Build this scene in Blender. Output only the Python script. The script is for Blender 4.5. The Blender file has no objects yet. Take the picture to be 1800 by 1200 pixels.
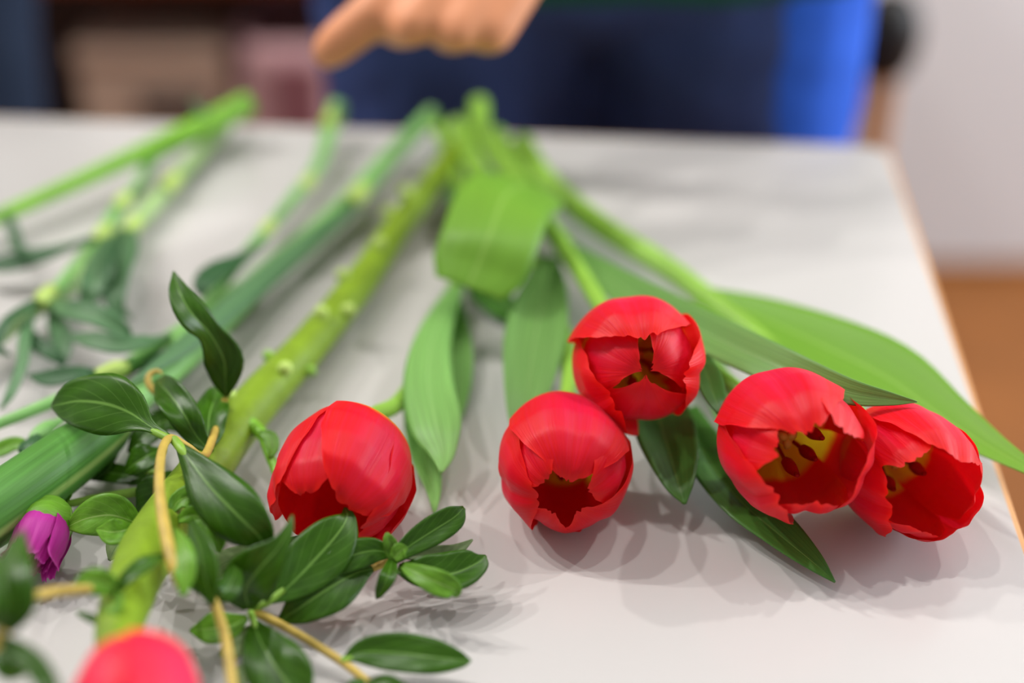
import bpy, bmesh, math, random
from mathutils import Vector, Matrix, noise
S = bpy.context.scene
COL = S.collection
R = math.radians
# ---------------------------------------------------------------- camera
TZ = 0.75                 # table top height
CH = 0.33                 # camera height above the table
PITCH = R(32.0)
F = 2500.0                # focal length in pixels of the 1800 px frame
EYE = Vector((0, 0, TZ + CH))
FWD = Vector((0, math.cos(PITCH), -math.sin(PITCH)))
UPV = Vector((0, math.sin(PITCH), math.cos(PITCH)))
RGT = Vector((1, 0, 0))
cd = bpy.data.cameras.new('camera')
cam = bpy.data.objects.new('camera', cd); COL.objects.link(cam)
cam.location = EYE
cam.rotation_euler = (math.pi / 2 - PITCH, 0, 0)
cd.sensor_width = 36.0; cd.lens = F * 36.0 / 1800.0
cd.clip_start = 0.01
cd.dof.use_dof = True; cd.dof.focus_distance = 0.492; cd.dof.aperture_fstop = 2.3
S.camera = cam
# ---------------------------------------------------------------- world and light
w = bpy.data.worlds.new('world'); S.world = w; w.use_nodes = True
bg = w.node_tree.nodes['Background']
bg.inputs[0].default_value = (1.0, 0.985, 0.97, 1); bg.inputs[1].default_value = 0.30
LAMPS = [(-1.85, 1.15, 2.4, 42), (-1.3, 1.1, 2.4, 34), (-0.9, 0.98, 2.4, 26), (1.25, 1.2, 2.4, 30), (0.4, 0.85, 2.4, 14), (-0.3, 0.8, 2.4, 16)]
for i, (x, y, z, e) in enumerate(LAMPS):
    ld = bpy.data.lights.new('ceiling_spot', 'POINT'); ld.energy = e * 1.12; ld.shadow_soft_size = 0.025
    ld.color = (1.0, 0.97, 0.93)
    lo = bpy.data.objects.new('ceiling_spot', ld); COL.objects.link(lo); lo.location = (x, y, z)
wl = bpy.data.lights.new('right_fill', 'AREA'); wl.shape = 'RECTANGLE'; wl.size = 1.4; wl.size_y = 1.5; wl.energy = 75; wl.color = (0.86, 0.93, 1.0)
wo = bpy.data.objects.new('right_fill', wl); COL.objects.link(wo); wo.location = (2.9, 1.1, 1.6); wo.rotation_euler = (0, R(90), 0)   # soft cool fill added off to the right; no window is built there
vs = S.view_settings
vs.view_transform = 'Standard'; vs.look = 'None'; vs.gamma = 1.0; vs.use_curve_mapping = False
vs.exposure = 0.32
# ---------------------------------------------------------------- helpers
def ray(px, py):
    return FWD + RGT * ((px - 900) / F) + UPV * (-(py - 600) / F)
def P(px, py, h=0.0):            # the point at height h (cm) above the table that is seen at a pixel of the 1800x1200 frame
    d = ray(px, py)
    t = (CH - h * 0.01) / -d.z
    return EYE + d * t
def PD(px, py, dist):            # the point at an axial distance
    return EYE + ray(px, py) * dist
def axial(p): return (p - EYE).dot(FWD)
def lin(c):
    return tuple(((v / 255) / 12.92 if v / 255 <= 0.04045 else ((v / 255 + 0.055) / 1.055) ** 2.4) for v in c)
def catmull(pts, n):
    """pts: list of tuples; returns n samples of the Catmull-Rom curve through them"""
    m = len(pts); out = []
    for i in range(n):
        t = i / (n - 1) * (m - 1); k = min(int(t), m - 2); f = t - k
        p1, p2 = pts[k], pts[k + 1]
        p0 = pts[k - 1] if k > 0 else [2 * a - b for a, b in zip(p1, p2)]
        p3 = pts[k + 2] if k + 2 < m else [2 * b - a for a, b in zip(p1, p2)]
        out.append([0.5 * (2 * b + (c - a) * f + (2 * a - 5 * b + 4 * c - d) * f * f + (3 * b - a - 3 * c + d) * f ** 3)
                    for a, b, c, d in zip(p0, p1, p2, p3)])
    return out
def mesh_obj(name, verts, faces, mat, parent=None, uvs=None, smooth=True):
    me = bpy.data.meshes.new(name)
    off = parent_origin(parent)
    me.from_pydata([tuple(Vector(v) - off) for v in verts], [], faces)
    if uvs is not None:
        l = me.uv_layers.new(name='UVMap')
        for lp in me.loops: l.data[lp.index].uv = uvs[lp.vertex_index]
    if smooth:
        for p in me.polygons: p.use_smooth = True
    me.update()
    o = bpy.data.objects.new(name, me); COL.objects.link(o)
    if mat: me.materials.append(mat)
    if parent: o.parent = parent
    return o
ORG = {}
def parent_origin(o):
    v = Vector((0, 0, 0))
    while o is not None:
        v = v + o.location; o = o.parent
    return v
def tag(o, label=None, cat=None, group=None, kind=None):
    if label: o['label'] = label
    if cat: o['category'] = cat
    if group: o['group'] = group
    if kind: o['kind'] = kind
    return o
def thing(name, label, cat, loc, group=None):
    o = bpy.data.objects.new(name, None); COL.objects.link(o); o.location = loc
    o.empty_display_size = 0.02
    return tag(o, label, cat, group)
def box(name, x0, x1, y0, y1, z0, z1, mat, parent=None, bevel=0.0):
    v = [(x, y, z) for x in (x0, x1) for y in (y0, y1) for z in (z0, z1)]
    f = [(0, 1, 3, 2), (4, 6, 7, 5), (0, 4, 5, 1), (2, 3, 7, 6), (0, 2, 6, 4), (1, 5, 7, 3)]
    o = mesh_obj(name, v, f, mat, parent, smooth=False)
    if bevel:
        b = o.modifiers.new('bevel', 'BEVEL'); b.width = bevel; b.segments = 3
    return o
# ---------------------------------------------------------------- materials
def nmat(name):
    m = bpy.data.materials.new(name); m.use_nodes = True
    nt = m.node_tree; b = nt.nodes['Principled BSDF']
    return m, nt, b
def N(nt, t, **kw):
    n = nt.nodes.new(t)
    for k, v in kw.items(): setattr(n, k, v)
    return n
def plain(name, rgb, rough=0.6, var=0.12, scale=20.0, bump=0.0, spec=0.4, coat=0.0):
    m, nt, b = nmat(name)
    tc = N(nt, 'ShaderNodeTexCoord'); nz = N(nt, 'ShaderNodeTexNoise'); nz.inputs['Scale'].default_value = scale
    nz.inputs['Detail'].default_value = 5
    nt.links.new(tc.outputs['Object'], nz.inputs['Vector'])
    rp = N(nt, 'ShaderNodeValToRGB'); c = lin(rgb)
    rp.color_ramp.elements[0].position = 0.3; rp.color_ramp.elements[1].position = 0.7
    rp.color_ramp.elements[0].color = tuple(v * (1 - var) for v in c) + (1,)
    rp.color_ramp.elements[1].color = tuple(min(1, v * (1 + var)) for v in c) + (1,)
    nt.links.new(nz.outputs['Fac'], rp.inputs['Fac']); nt.links.new(rp.outputs['Color'], b.inputs['Base Color'])
    b.inputs['Roughness'].default_value = rough; b.inputs['Specular IOR Level'].default_value = spec
    b.inputs['Coat Weight'].default_value = coat
    if bump:
        bp = N(nt, 'ShaderNodeBump'); bp.inputs['Strength'].default_value = bump; bp.inputs['Distance'].default_value = 0.002
        nt.links.new(nz.outputs['Fac'], bp.inputs['Height']); nt.links.new(bp.outputs['Normal'], b.inputs['Normal'])
    return m
def leaf_mat(name, rgb, rib, rough=0.4, trans=0.3, streak=0.25, ribw=0.03, parallel=True, tcol=None, tip=None):
    """UV.x runs across the leaf (0.5 = midrib), UV.y from base to tip"""
    m, nt, b = nmat(name); L = nt.links.new
    uv = N(nt, 'ShaderNodeUVMap'); sp = N(nt, 'ShaderNodeSeparateXYZ'); L(uv.outputs[0], sp.inputs[0])
    # streaks along the leaf, or side veins slanting off the midrib
    mp = N(nt, 'ShaderNodeMapping'); L(uv.outputs[0], mp.inputs[0])
    nz = N(nt, 'ShaderNodeTexNoise'); nz.inputs['Detail'].default_value = 4
    mp.inputs['Scale'].default_value = (26, 1.3, 1) if parallel else (3, 4, 1)
    nz.inputs['Scale'].default_value = 1.5
    L(mp.outputs[0], nz.inputs['Vector'])
    oi = N(nt, 'ShaderNodeObjectInfo')
    c = lin(rgb)
    rp = N(nt, 'ShaderNodeValToRGB')
    rp.color_ramp.elements[0].position = 0.28; rp.color_ramp.elements[1].position = 0.75
    rp.color_ramp.elements[0].color = tuple(v * (1 - streak) for v in c) + (1,)
    rp.color_ramp.elements[1].color = tuple(v * (1 + streak) for v in c) + (1,)
    L(nz.outputs['Fac'], rp.inputs['Fac'])
    # midrib
    a = N(nt, 'ShaderNodeMath', operation='SUBTRACT'); a.inputs[1].default_value = 0.5; L(sp.outputs[0], a.inputs[0])
    ab = N(nt, 'ShaderNodeMath', operation='ABSOLUTE'); L(a.outputs[0], ab.inputs[0])
    mr = N(nt, 'ShaderNodeMapRange'); mr.inputs['From Min'].default_value = ribw; mr.inputs['From Max'].default_value = ribw * 0.3
    mr.inputs['To Min'].default_value = 0; mr.inputs['To Max'].default_value = 0.75; L(ab.outputs[0], mr.inputs['Value'])
    fac = mr.outputs[0]
    if not parallel:
        # side veins: bands of y - 0.8*|x|
        q = N(nt, 'ShaderNodeMath', operation='MULTIPLY_ADD'); q.inputs[1].default_value = -0.75; L(ab.outputs[0], q.inputs[0]); L(sp.outputs[1], q.inputs[2])
        s = N(nt, 'ShaderNodeMath', operation='MULTIPLY'); s.inputs[1].default_value = 42.0; L(q.outputs[0], s.inputs[0])
        sn = N(nt, 'ShaderNodeMath', operation='SINE'); L(s.outputs[0], sn.inputs[0])
        m2 = N(nt, 'ShaderNodeMapRange'); m2.inputs['From Min'].default_value = 0.93; m2.inputs['From Max'].default_value = 1.0
        m2.inputs['To Max'].default_value = 0.22; L(sn.outputs[0], m2.inputs['Value'])
        mx = N(nt, 'ShaderNodeMath', operation='MAXIMUM'); L(fac, mx.inputs[0]); L(m2.outputs[0], mx.inputs[1]); fac = mx.outputs[0]
    mix = N(nt, 'ShaderNodeMix', data_type='RGBA'); L(fac, mix.inputs['Factor']); L(rp.outputs['Color'], mix.inputs['A'])
    mix.inputs['B'].default_value = lin(rib) + (1,)
    col = mix.outputs['Result']
    if tip:
        tr = N(nt, 'ShaderNodeMapRange'); tr.inputs['From Min'].default_value = 0.965; tr.inputs['From Max'].default_value = 1.0; L(sp.outputs[1], tr.inputs['Value'])
        mt = N(nt, 'ShaderNodeMix', data_type='RGBA'); L(tr.outputs[0], mt.inputs['Factor']); L(col, mt.inputs['A']); mt.inputs['B'].default_value = lin(tip) + (1,)
        col = mt.outputs['Result']
    # each leaf a little different
    hs = N(nt, 'ShaderNodeHueSaturation'); vr = N(nt, 'ShaderNodeMapRange'); L(oi.outputs['Random'], vr.inputs['Value'])
    vr.inputs['To Min'].default_value = 0.85; vr.inputs['To Max'].default_value = 1.15
    L(vr.outputs[0], hs.inputs['Value']); L(col, hs.inputs['Color']); col = hs.outputs[0]
    L(col, b.inputs['Base Color']); b.inputs['Roughness'].default_value = rough; b.inputs['Specular IOR Level'].default_value = 0.32
    bp = N(nt, 'ShaderNodeBump'); bp.inputs['Strength'].default_value = 0.25; bp.inputs['Distance'].default_value = 0.0006
    L(nz.outputs['Fac'], bp.inputs['Height']); L(bp.outputs[0], b.inputs['Normal'])
    tb = N(nt, 'ShaderNodeBsdfTranslucent'); L(bp.outputs[0], tb.inputs['Normal'])
    if tcol: tb.inputs['Color'].default_value = lin(tcol) + (1,)
    else: L(col, tb.inputs['Color'])
    ms = N(nt, 'ShaderNodeMixShader'); ms.inputs[0].default_value = trans
    L(b.outputs[0], ms.inputs[1]); L(tb.outputs[0], ms.inputs[2])
    L(ms.outputs[0], nt.nodes['Material Output'].inputs['Surface'])
    return m
def petal_mat(name, red, edge, base, pinks, trans=0.3):
    m, nt, b = nmat(name); L = nt.links.new
    uv = N(nt, 'ShaderNodeUVMap'); sp = N(nt, 'ShaderNodeSeparateXYZ'); L(uv.outputs[0], sp.inputs[0])
    mp = N(nt, 'ShaderNodeMapping'); mp.inputs['Scale'].default_value = (30, 1.6, 1); L(uv.outputs[0], mp.inputs[0])
    nz = N(nt, 'ShaderNodeTexNoise'); nz.inputs['Scale'].default_value = 1.4; nz.inputs['Detail'].default_value = 4; L(mp.outputs[0], nz.inputs['Vector'])
    r = N(nt, 'ShaderNodeValToRGB'); e = r.color_ramp.elements
    e[0].position = 0.0; e[0].color = lin(base) + (1,)
    e[1].position = 0.20; e[1].color = lin(base) + (1,)
    for p, c in ((0.27, red), (0.55, red), (0.93, red), (1.0, edge)):
        k = e.new(p); k.color = lin(c) + (1,)
    L(sp.outputs[1], r.inputs['Fac'])
    st = N(nt, 'ShaderNodeMapRange'); st.inputs['From Min'].default_value = 0.42; st.inputs['From Max'].default_value = 0.75; st.inputs['To Max'].default_value = 0.35
    L(nz.outputs['Fac'], st.inputs['Value'])
    # the pinker bloom of the middle of the petal
    a = N(nt, 'ShaderNodeMath', operation='SUBTRACT'); a.inputs[1].default_value = 0.5; L(sp.outputs[0], a.inputs[0])
    ab = N(nt, 'ShaderNodeMath', operation='ABSOLUTE'); L(a.outputs[0], ab.inputs[0])
    mr = N(nt, 'ShaderNodeMapRange'); mr.inputs['From Min'].default_value = 0.42; mr.inputs['From Max'].default_value = 0.05; mr.inputs['To Max'].default_value = 0.58
    L(ab.outputs[0], mr.inputs['Value'])
    vm = N(nt, 'ShaderNodeMapRange'); vm.inputs['From Min'].default_value = 0.95; vm.inputs['From Max'].default_value = 0.6; L(sp.outputs[1], vm.inputs['Value'])
    vm2 = N(nt, 'ShaderNodeMapRange'); vm2.inputs['From Min'].default_value = 0.22; vm2.inputs['From Max'].default_value = 0.35; L(sp.outputs[1], vm2.inputs['Value'])
    mm = N(nt, 'ShaderNodeMath', operation='MULTIPLY'); L(mr.outputs[0], mm.inputs[0]); L(vm.outputs[0], mm.inputs[1])
    mm2 = N(nt, 'ShaderNodeMath', operation='MULTIPLY'); L(mm.outputs[0], mm2.inputs[0]); L(vm2.outputs[0], mm2.inputs[1])
    ad = N(nt, 'ShaderNodeMath', operation='MULTIPLY'); L(st.outputs[0], ad.inputs[0]); L(vm2.outputs[0], ad.inputs[1])
    mx0 = N(nt, 'ShaderNodeMath', operation='ADD', use_clamp=True); L(mm2.outputs[0], mx0.inputs[0]); L(ad.outputs[0], mx0.inputs[1])
    mix = N(nt, 'ShaderNodeMix', data_type='RGBA'); L(mx0.outputs[0], mix.inputs['Factor']); L(r.outputs['Color'], mix.inputs['A'])
    mix.inputs['B'].default_value = lin(pinks) + (1,)
    col = mix.outputs['Result']
    L(col, b.inputs['Base Color']); b.inputs['Roughness'].default_value = 0.46; b.inputs['Specular IOR Level'].default_value = 0.28
    b.inputs['Sheen Weight'].default_value = 0.10; b.inputs['Sheen Roughness'].default_value = 0.4; b.inputs['Sheen Tint'].default_value = (1, 0.55, 0.65, 1)
    bp = N(nt, 'ShaderNodeBump'); bp.inputs['Strength'].default_value = 0.3; bp.inputs['Distance'].default_value = 0.0007
    L(nz.outputs['Fac'], bp.inputs['Height']); L(bp.outputs[0], b.inputs['Normal'])
    tb = N(nt, 'ShaderNodeBsdfTranslucent'); L(r.outputs['Color'], tb.inputs['Color'])
    ms = N(nt, 'ShaderNodeMixShader'); ms.inputs[0].default_value = trans
    L(b.outputs[0], ms.inputs[1]); L(tb.outputs[0], ms.inputs[2]); L(ms.outputs[0], nt.nodes['Material Output'].inputs['Surface'])
    return m
M = {}
M['table'] = plain('white_laminate', (194, 191, 189), 0.22, 0.02, 3, spec=0.4)
M['edge'] = plain('beech_edging', (205, 150, 95), 0.5, 0.15, 30)
M['steel'] = plain('grey_table_leg', (150, 150, 150), 0.4)
M['wall'] = plain('painted_wall', (224, 222, 224), 0.8, 0.02, 2)
M['floor'] = plain('wood_floor', (142, 86, 36), 0.5, 0.15, 4)
M['petal'] = petal_mat('red_tulip_petal', (236, 6, 12), (250, 30, 16), (226, 196, 30), (237, 28, 82))
M['petal2'] = petal_mat('pink_red_petal', (250, 36, 66), (252, 110, 50), (248, 120, 50), (252, 60, 110))
M['magenta'] = petal_mat('magenta_petal', (196, 36, 158), (226, 90, 196), (200, 90, 160), (216, 70, 184))
M['tleaf'] = leaf_mat('tulip_leaf', (134, 184, 100), (160, 204, 125), 0.38, 0.35, 0.32, 0.02)
M['tleaf_light'] = leaf_mat('tulip_leaf_light', (130, 182, 62), (158, 204, 92), 0.42, 0.35, 0.12, 0.03)
M['tleaf_dark'] = leaf_mat('tulip_leaf_dark', (84, 136, 58), (130, 175, 90), 0.3, 0.3, 0.2, 0.02)
M['vleaf'] = leaf_mat('vine_leaf', (54, 96, 12), (120, 165, 75), 0.33, 0.22, 0.25, 0.035, parallel=False)
M['vleaf_light'] = leaf_mat('vine_leaf_light', (110, 164, 46), (165, 200, 110), 0.4, 0.3, 0.25, 0.03, parallel=False)
M['vleaf_pale'] = leaf_mat('vine_leaf_underside', (138, 160, 108), (90, 130, 70), 0.5, 0.3, 0.15, 0.03, parallel=False)
M['cleaf'] = leaf_mat('carnation_leaf', (88, 130, 86), (130, 170, 115), 0.4, 0.15, 0.2, 0.04)
M['cleaf_dark'] = leaf_mat('carnation_leaf_dark', (56, 96, 58), (90, 130, 86), 0.4, 0.15, 0.2, 0.04)
M['tube_leaf'] = leaf_mat('rolled_leaf', (84, 140, 58), (165, 195, 110), 0.4, 0.2, 0.2, 0.03)
M['cstem'] = plain('grey_green_stem', (126, 178, 100), 0.45, 0.2, 60, 0.3)
M['cstem_pale'] = plain('pale_grey_green_stem', (156, 186, 122), 0.45, 0.2, 60, 0.3)
M['node'] = plain('pale_stem_node', (178, 204, 104), 0.5, 0.15, 60)
M['tstem'] = plain('tulip_stem', (136, 182, 66), 0.4, 0.12, 50, 0.2)
M['bstem'] = plain('bright_green_stem', (126, 184, 52), 0.4, 0.15, 50, 0.2)
M['stalk'] = plain('yellow_green_stalk', (122, 152, 30), 0.45, 0.14, 90, 0.4)
M['vstem'] = plain('tan_vine_stem', (184, 158, 72), 0.45, 0.2, 120, 0.2)
M['vstem_green'] = plain('green_vine_stem', (130, 172, 60), 0.45, 0.2, 90, 0.2)
M['stamen'] = plain('dark_red_stamen', (150, 14, 18), 0.6, 0.2, 300)
M['pistil'] = plain('yellow_green_pistil', (190, 185, 70), 0.5, 0.15, 200)
M['skin'] = plain('skin', (226, 152, 110), 0.5, 0.06, 40)
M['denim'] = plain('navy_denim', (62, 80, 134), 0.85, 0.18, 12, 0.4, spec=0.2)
M['blue'] = plain('painted_lit_denim', (50, 106, 228), 0.8, 0.12, 12, 0.3, spec=0.2)  # navy denim as lit from the right, the light put into the colour
M['green_shirt'] = plain('green_shirt', (12, 92, 66), 0.8, 0.1, 15)
M['navy_dark'] = plain('dark_navy_cloth', (38, 50, 70), 0.85, 0.15, 12, spec=0.2)
M['hair'] = plain('dark_hair', (40, 28, 22), 0.5)
M['shoe'] = plain('dark_shoe', (35, 33, 33), 0.5)
M['black'] = plain('black_plastic', (34, 31, 30), 0.5)
M['pole'] = plain('orange_brown_wood', (196, 128, 66), 0.5, 0.15, 20)
M['cabinet'] = plain('dark_brown_wood', (110, 86, 78), 0.7, 0.12, 6)
M['redwood'] = plain('red_brown_wood', (122, 50, 22), 0.5, 0.12, 10)
M['card'] = plain('tan_cardboard', (205, 172, 150), 0.8, 0.06, 8)
M['mauve'] = plain('mauve_cloth', (212, 164, 166), 0.8, 0.08, 8)
M['maroon'] = plain('maroon_cloth', (150, 92, 98), 0.8, 0.08, 8)
M['dark'] = plain('dark_slot', (44, 34, 34), 0.8, 0.1, 10)
# ---------------------------------------------------------------- setting
wy = EYE.y + P(1700, 470, -75).y
floor = box('floor', -3, 3, -1.6, wy + 0.1, -0.05, 0.0, M['floor']); tag(floor, kind='structure')
wall = box('wall_back', -3, 3, wy, wy + 0.1, 0.0, 2.75, M['wall']); tag(wall, kind='structure')
base = box('baseboard_back', -3, 3, wy - 0.012, wy, 0.0, 0.012, M['floor']); tag(base, kind='structure')
# ---------------------------------------------------------------- table
C0 = P(1563, 256); E0 = P(1797, 934)
d1 = (C0 - E0); d1.z = 0; d1.normalize()
d2 = Vector((-d1.y, d1.x, 0))        # to the left
def table():
    root = thing('work_table', 'white topped work table with wooden edging under the flowers', 'table', (C0.x, C0.y, 0))
    W, D, TH, rad = 1.65, 0.86, 0.026, 0.014
    def outline(inset):
        pts = []
        for (cx, cy, a0) in ((0, 0, 0), (W, 0, 90), (W, D, 180), (0, D, 270)):
            sx = rad if cx == 0 else W - rad; sy = rad if cy == 0 else D - rad
            for k in range(7):
                a = R(a0 + k * 15)
                # corner arc: start outward along -x/-y
                ox, oy = {0: (-math.cos(a), -math.sin(a)), 90: (math.sin(a - R(90)), -math.cos(a - R(90))),
                          180: (math.cos(a - R(180)), math.sin(a - R(180))), 270: (-math.sin(a - R(270)), math.cos(a - R(270)))}[a0]
                pts.append((sx + ox * (rad - inset), sy + oy * (rad - inset)))
        return pts
    def W3(u, v, z): return C0 + d2 * u - d1 * v + Vector((0, 0, z))
    def prism(name, o1, z0, z1, mat):
        n = len(o1); vs_ = [W3(u, v, z0) for u, v in o1] + [W3(u, v, z1) for u, v in o1]
        f = [tuple(range(n))[::-1], tuple(range(n, 2 * n))] + [(i, (i + 1) % n, n + (i + 1) % n, n + i) for i in range(n)]
        o = mesh_obj(name, vs_, f, mat, root, smooth=False)
        bm = bmesh.new(); bm.from_mesh(o.data); bmesh.ops.recalc_face_normals(bm, faces=bm.faces); bm.to_mesh(o.data); bm.free()
        return o
    prism('table_top', outline(0.0022), -TH, 0.0, M['table'])
    # edging: a closed band around the top
    a, b = outline(0.0), outline(0.0022); n = len(a)
    vs_ = []
    for (o, z) in ((a, -TH), (a, -0.0006), (b, -0.0001), (b, -TH)): vs_ += [W3(u, v, z) for u, v in o]
    f = []
    for i in range(n):
        j = (i + 1) % n
        for k in range(4):
            k2 = (k + 1) % 4; f.append((k * n + i, k * n + j, k2 * n + j, k2 * n + i))
    o = mesh_obj('edge_band', vs_, f, M['edge'], root, smooth=False)
    bm = bmesh.new(); bm.from_mesh(o.data); bmesh.ops.recalc_face_normals(bm, faces=bm.faces); bm.to_mesh(o.data); bm.free()
    o['label'] = 'thin wooden edge band'
    for (u, v) in ((0.05, 0.05), (W - 0.05, 0.05), (0.05, D - 0.05), (W - 0.05, D - 0.05)):
        q = []
        for (s, t) in ((-1, -1), (1, -1), (1, 1), (-1, 1)): q.append((u + s * 0.022, v + t * 0.022))
        prism('leg', q, -TZ, -TH, M['steel'])
    ap = [(0.06, 0.045), (W - 0.06, 0.045), (W - 0.06, 0.065), (0.06, 0.065)]
    prism('apron_rail', ap, -TH - 0.07, -TH, M['steel'])
    prism('apron_rail', [(u, D - v) for u, v in ap], -TH - 0.07, -TH, M['steel'])
    return root
table()
# ---------------------------------------------------------------- plant builders
def clampz(v, m=0.0004):
    if v.z < TZ + m: v.z = TZ + m
    return v
def tube(name, parent, pts, mat, sides=10, n=None, wpts=False, clamp=True, wob=0.0, seed=0):
    """pts: (px, py, height cm of the axis, width px) or world (x, y, z, radius) when wpts"""
    q = []
    for p in pts:
        if wpts or len(p) == 5: q.append(tuple(p[:4]))
        else:
            v = P(p[0], p[1], p[2]); q.append((v.x, v.y, v.z, p[3] * axial(v) / F / 2))
    n = n or max(6, len(q) * 5)
    c = catmull(q, n); vs_, uvs, fs = [], [], []
    prev = None
    for i in range(n):
        a = Vector(c[max(0, i - 1)][:3]); b = Vector(c[min(n - 1, i + 1)][:3]); t = (b - a).normalized()
        s = t.cross(Vector((0, 0, 1)))
        if prev is not None: s = prev - t * prev.dot(t)
        elif s.length < 1e-4: s = Vector((1, 0, 0))
        s.normalize(); prev = s; u = s.cross(t)
        r = max(0.0002, c[i][3]); ctr = Vector(c[i][:3])
        if wob: r *= 1 + wob * noise.noise(ctr * 60 + Vector((seed, 0, 0)))
        if clamp and ctr.z < TZ + r: ctr.z = TZ + r
        for k in range(sides):
            an = 2 * math.pi * k / sides
            vs_.append(ctr + s * (r * math.cos(an)) + u * (r * math.sin(an))); uvs.append((k / sides, i / (n - 1)))
    for i in range(n - 1):
        for k in range(sides):
            k2 = (k + 1) % sides
            fs.append((i * sides + k, i * sides + k2, (i + 1) * sides + k2, (i + 1) * sides + k))
    fs.append(tuple(range(sides))); fs.append(tuple(range((n - 1) * sides, n * sides))[::-1])
    return mesh_obj(name, vs_, fs, mat, parent, uvs)
def leaf(parent, pts, mat, k=0.6, roll=0.0, fold=0.15, cup=0.0, wave=0.0, nu=9, nv=22, thick=0.0005, seed=0, name='leaf', droop=None):
    """pts: (px, py, height cm, width px); k tilts the face from straight up to the viewer's side; roll in degrees (number or list along the leaf)"""
    q = []
    for p in pts:
        v = P(p[0], p[1], p[2]); q.append((v.x, v.y, v.z, p[3] * axial(v) / F / 2))
    rolls = roll if isinstance(roll, (list, tuple)) else (roll, roll)
    c = catmull(q, nv); vs_, uvs, fs = [], [], []
    for i in range(nv):
        a = Vector(c[max(0, i - 1)][:3]); b = Vector(c[min(nv - 1, i + 1)][:3]); t = (b - a).normalized()
        ctr = Vector(c[i][:3]); tv = i / (nv - 1)
        nn = Vector((0, 0, 1)) * (1 - k) + Vector((0, -0.78, 0.62)) * k
        nn = nn - t * nn.dot(t)
        if nn.length < 1e-3: nn = Vector((0, 0, 1))
        nn.normalize()
        x = tv * (len(rolls) - 1); j = min(int(x), len(rolls) - 2); ra = rolls[j] + (rolls[j + 1] - rolls[j]) * (x - j)
        nn = Matrix.Rotation(R(ra), 3, t) @ nn
        s = t.cross(nn).normalized(); hw = max(0.00015, c[i][3])
        for m in range(nu):
            u = -1 + 2 * m / (nu - 1)
            off = fold * abs(u) * hw + cup * u * u * hw
            off += wave * hw * math.sin(tv * 11 + u * 2.0 + seed) * abs(u)
            off += 0.05 * hw * noise.noise(Vector((u * 1.5 + seed * 3.1, tv * 4, seed)))
            vs_.append(clampz(ctr + s * (u * hw) + nn * off)); uvs.append((m / (nu - 1), tv))
    for i in range(nv - 1):
        for m in range(nu - 1):
            fs.append((i * nu + m, i * nu + m + 1, (i + 1) * nu + m + 1, (i + 1) * nu + m))
    o = mesh_obj(name, vs_, fs, mat, parent, uvs)
    if thick:
        sm = o.modifiers.new('thickness', 'SOLIDIFY'); sm.thickness = thick; sm.offset = 0.0
    return o
def lerp_table(xs, ys, x):
    if x <= xs[0]: return ys[0]
    for i in range(len(xs) - 1):
        if x <= xs[i + 1]:
            f = (x - xs[i]) / (xs[i + 1] - xs[i]); f = f * f * (3 - 2 * f) * 0.5 + f * 0.5
            return ys[i] + (ys[i + 1] - ys[i]) * f
    return ys[-1]
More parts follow.
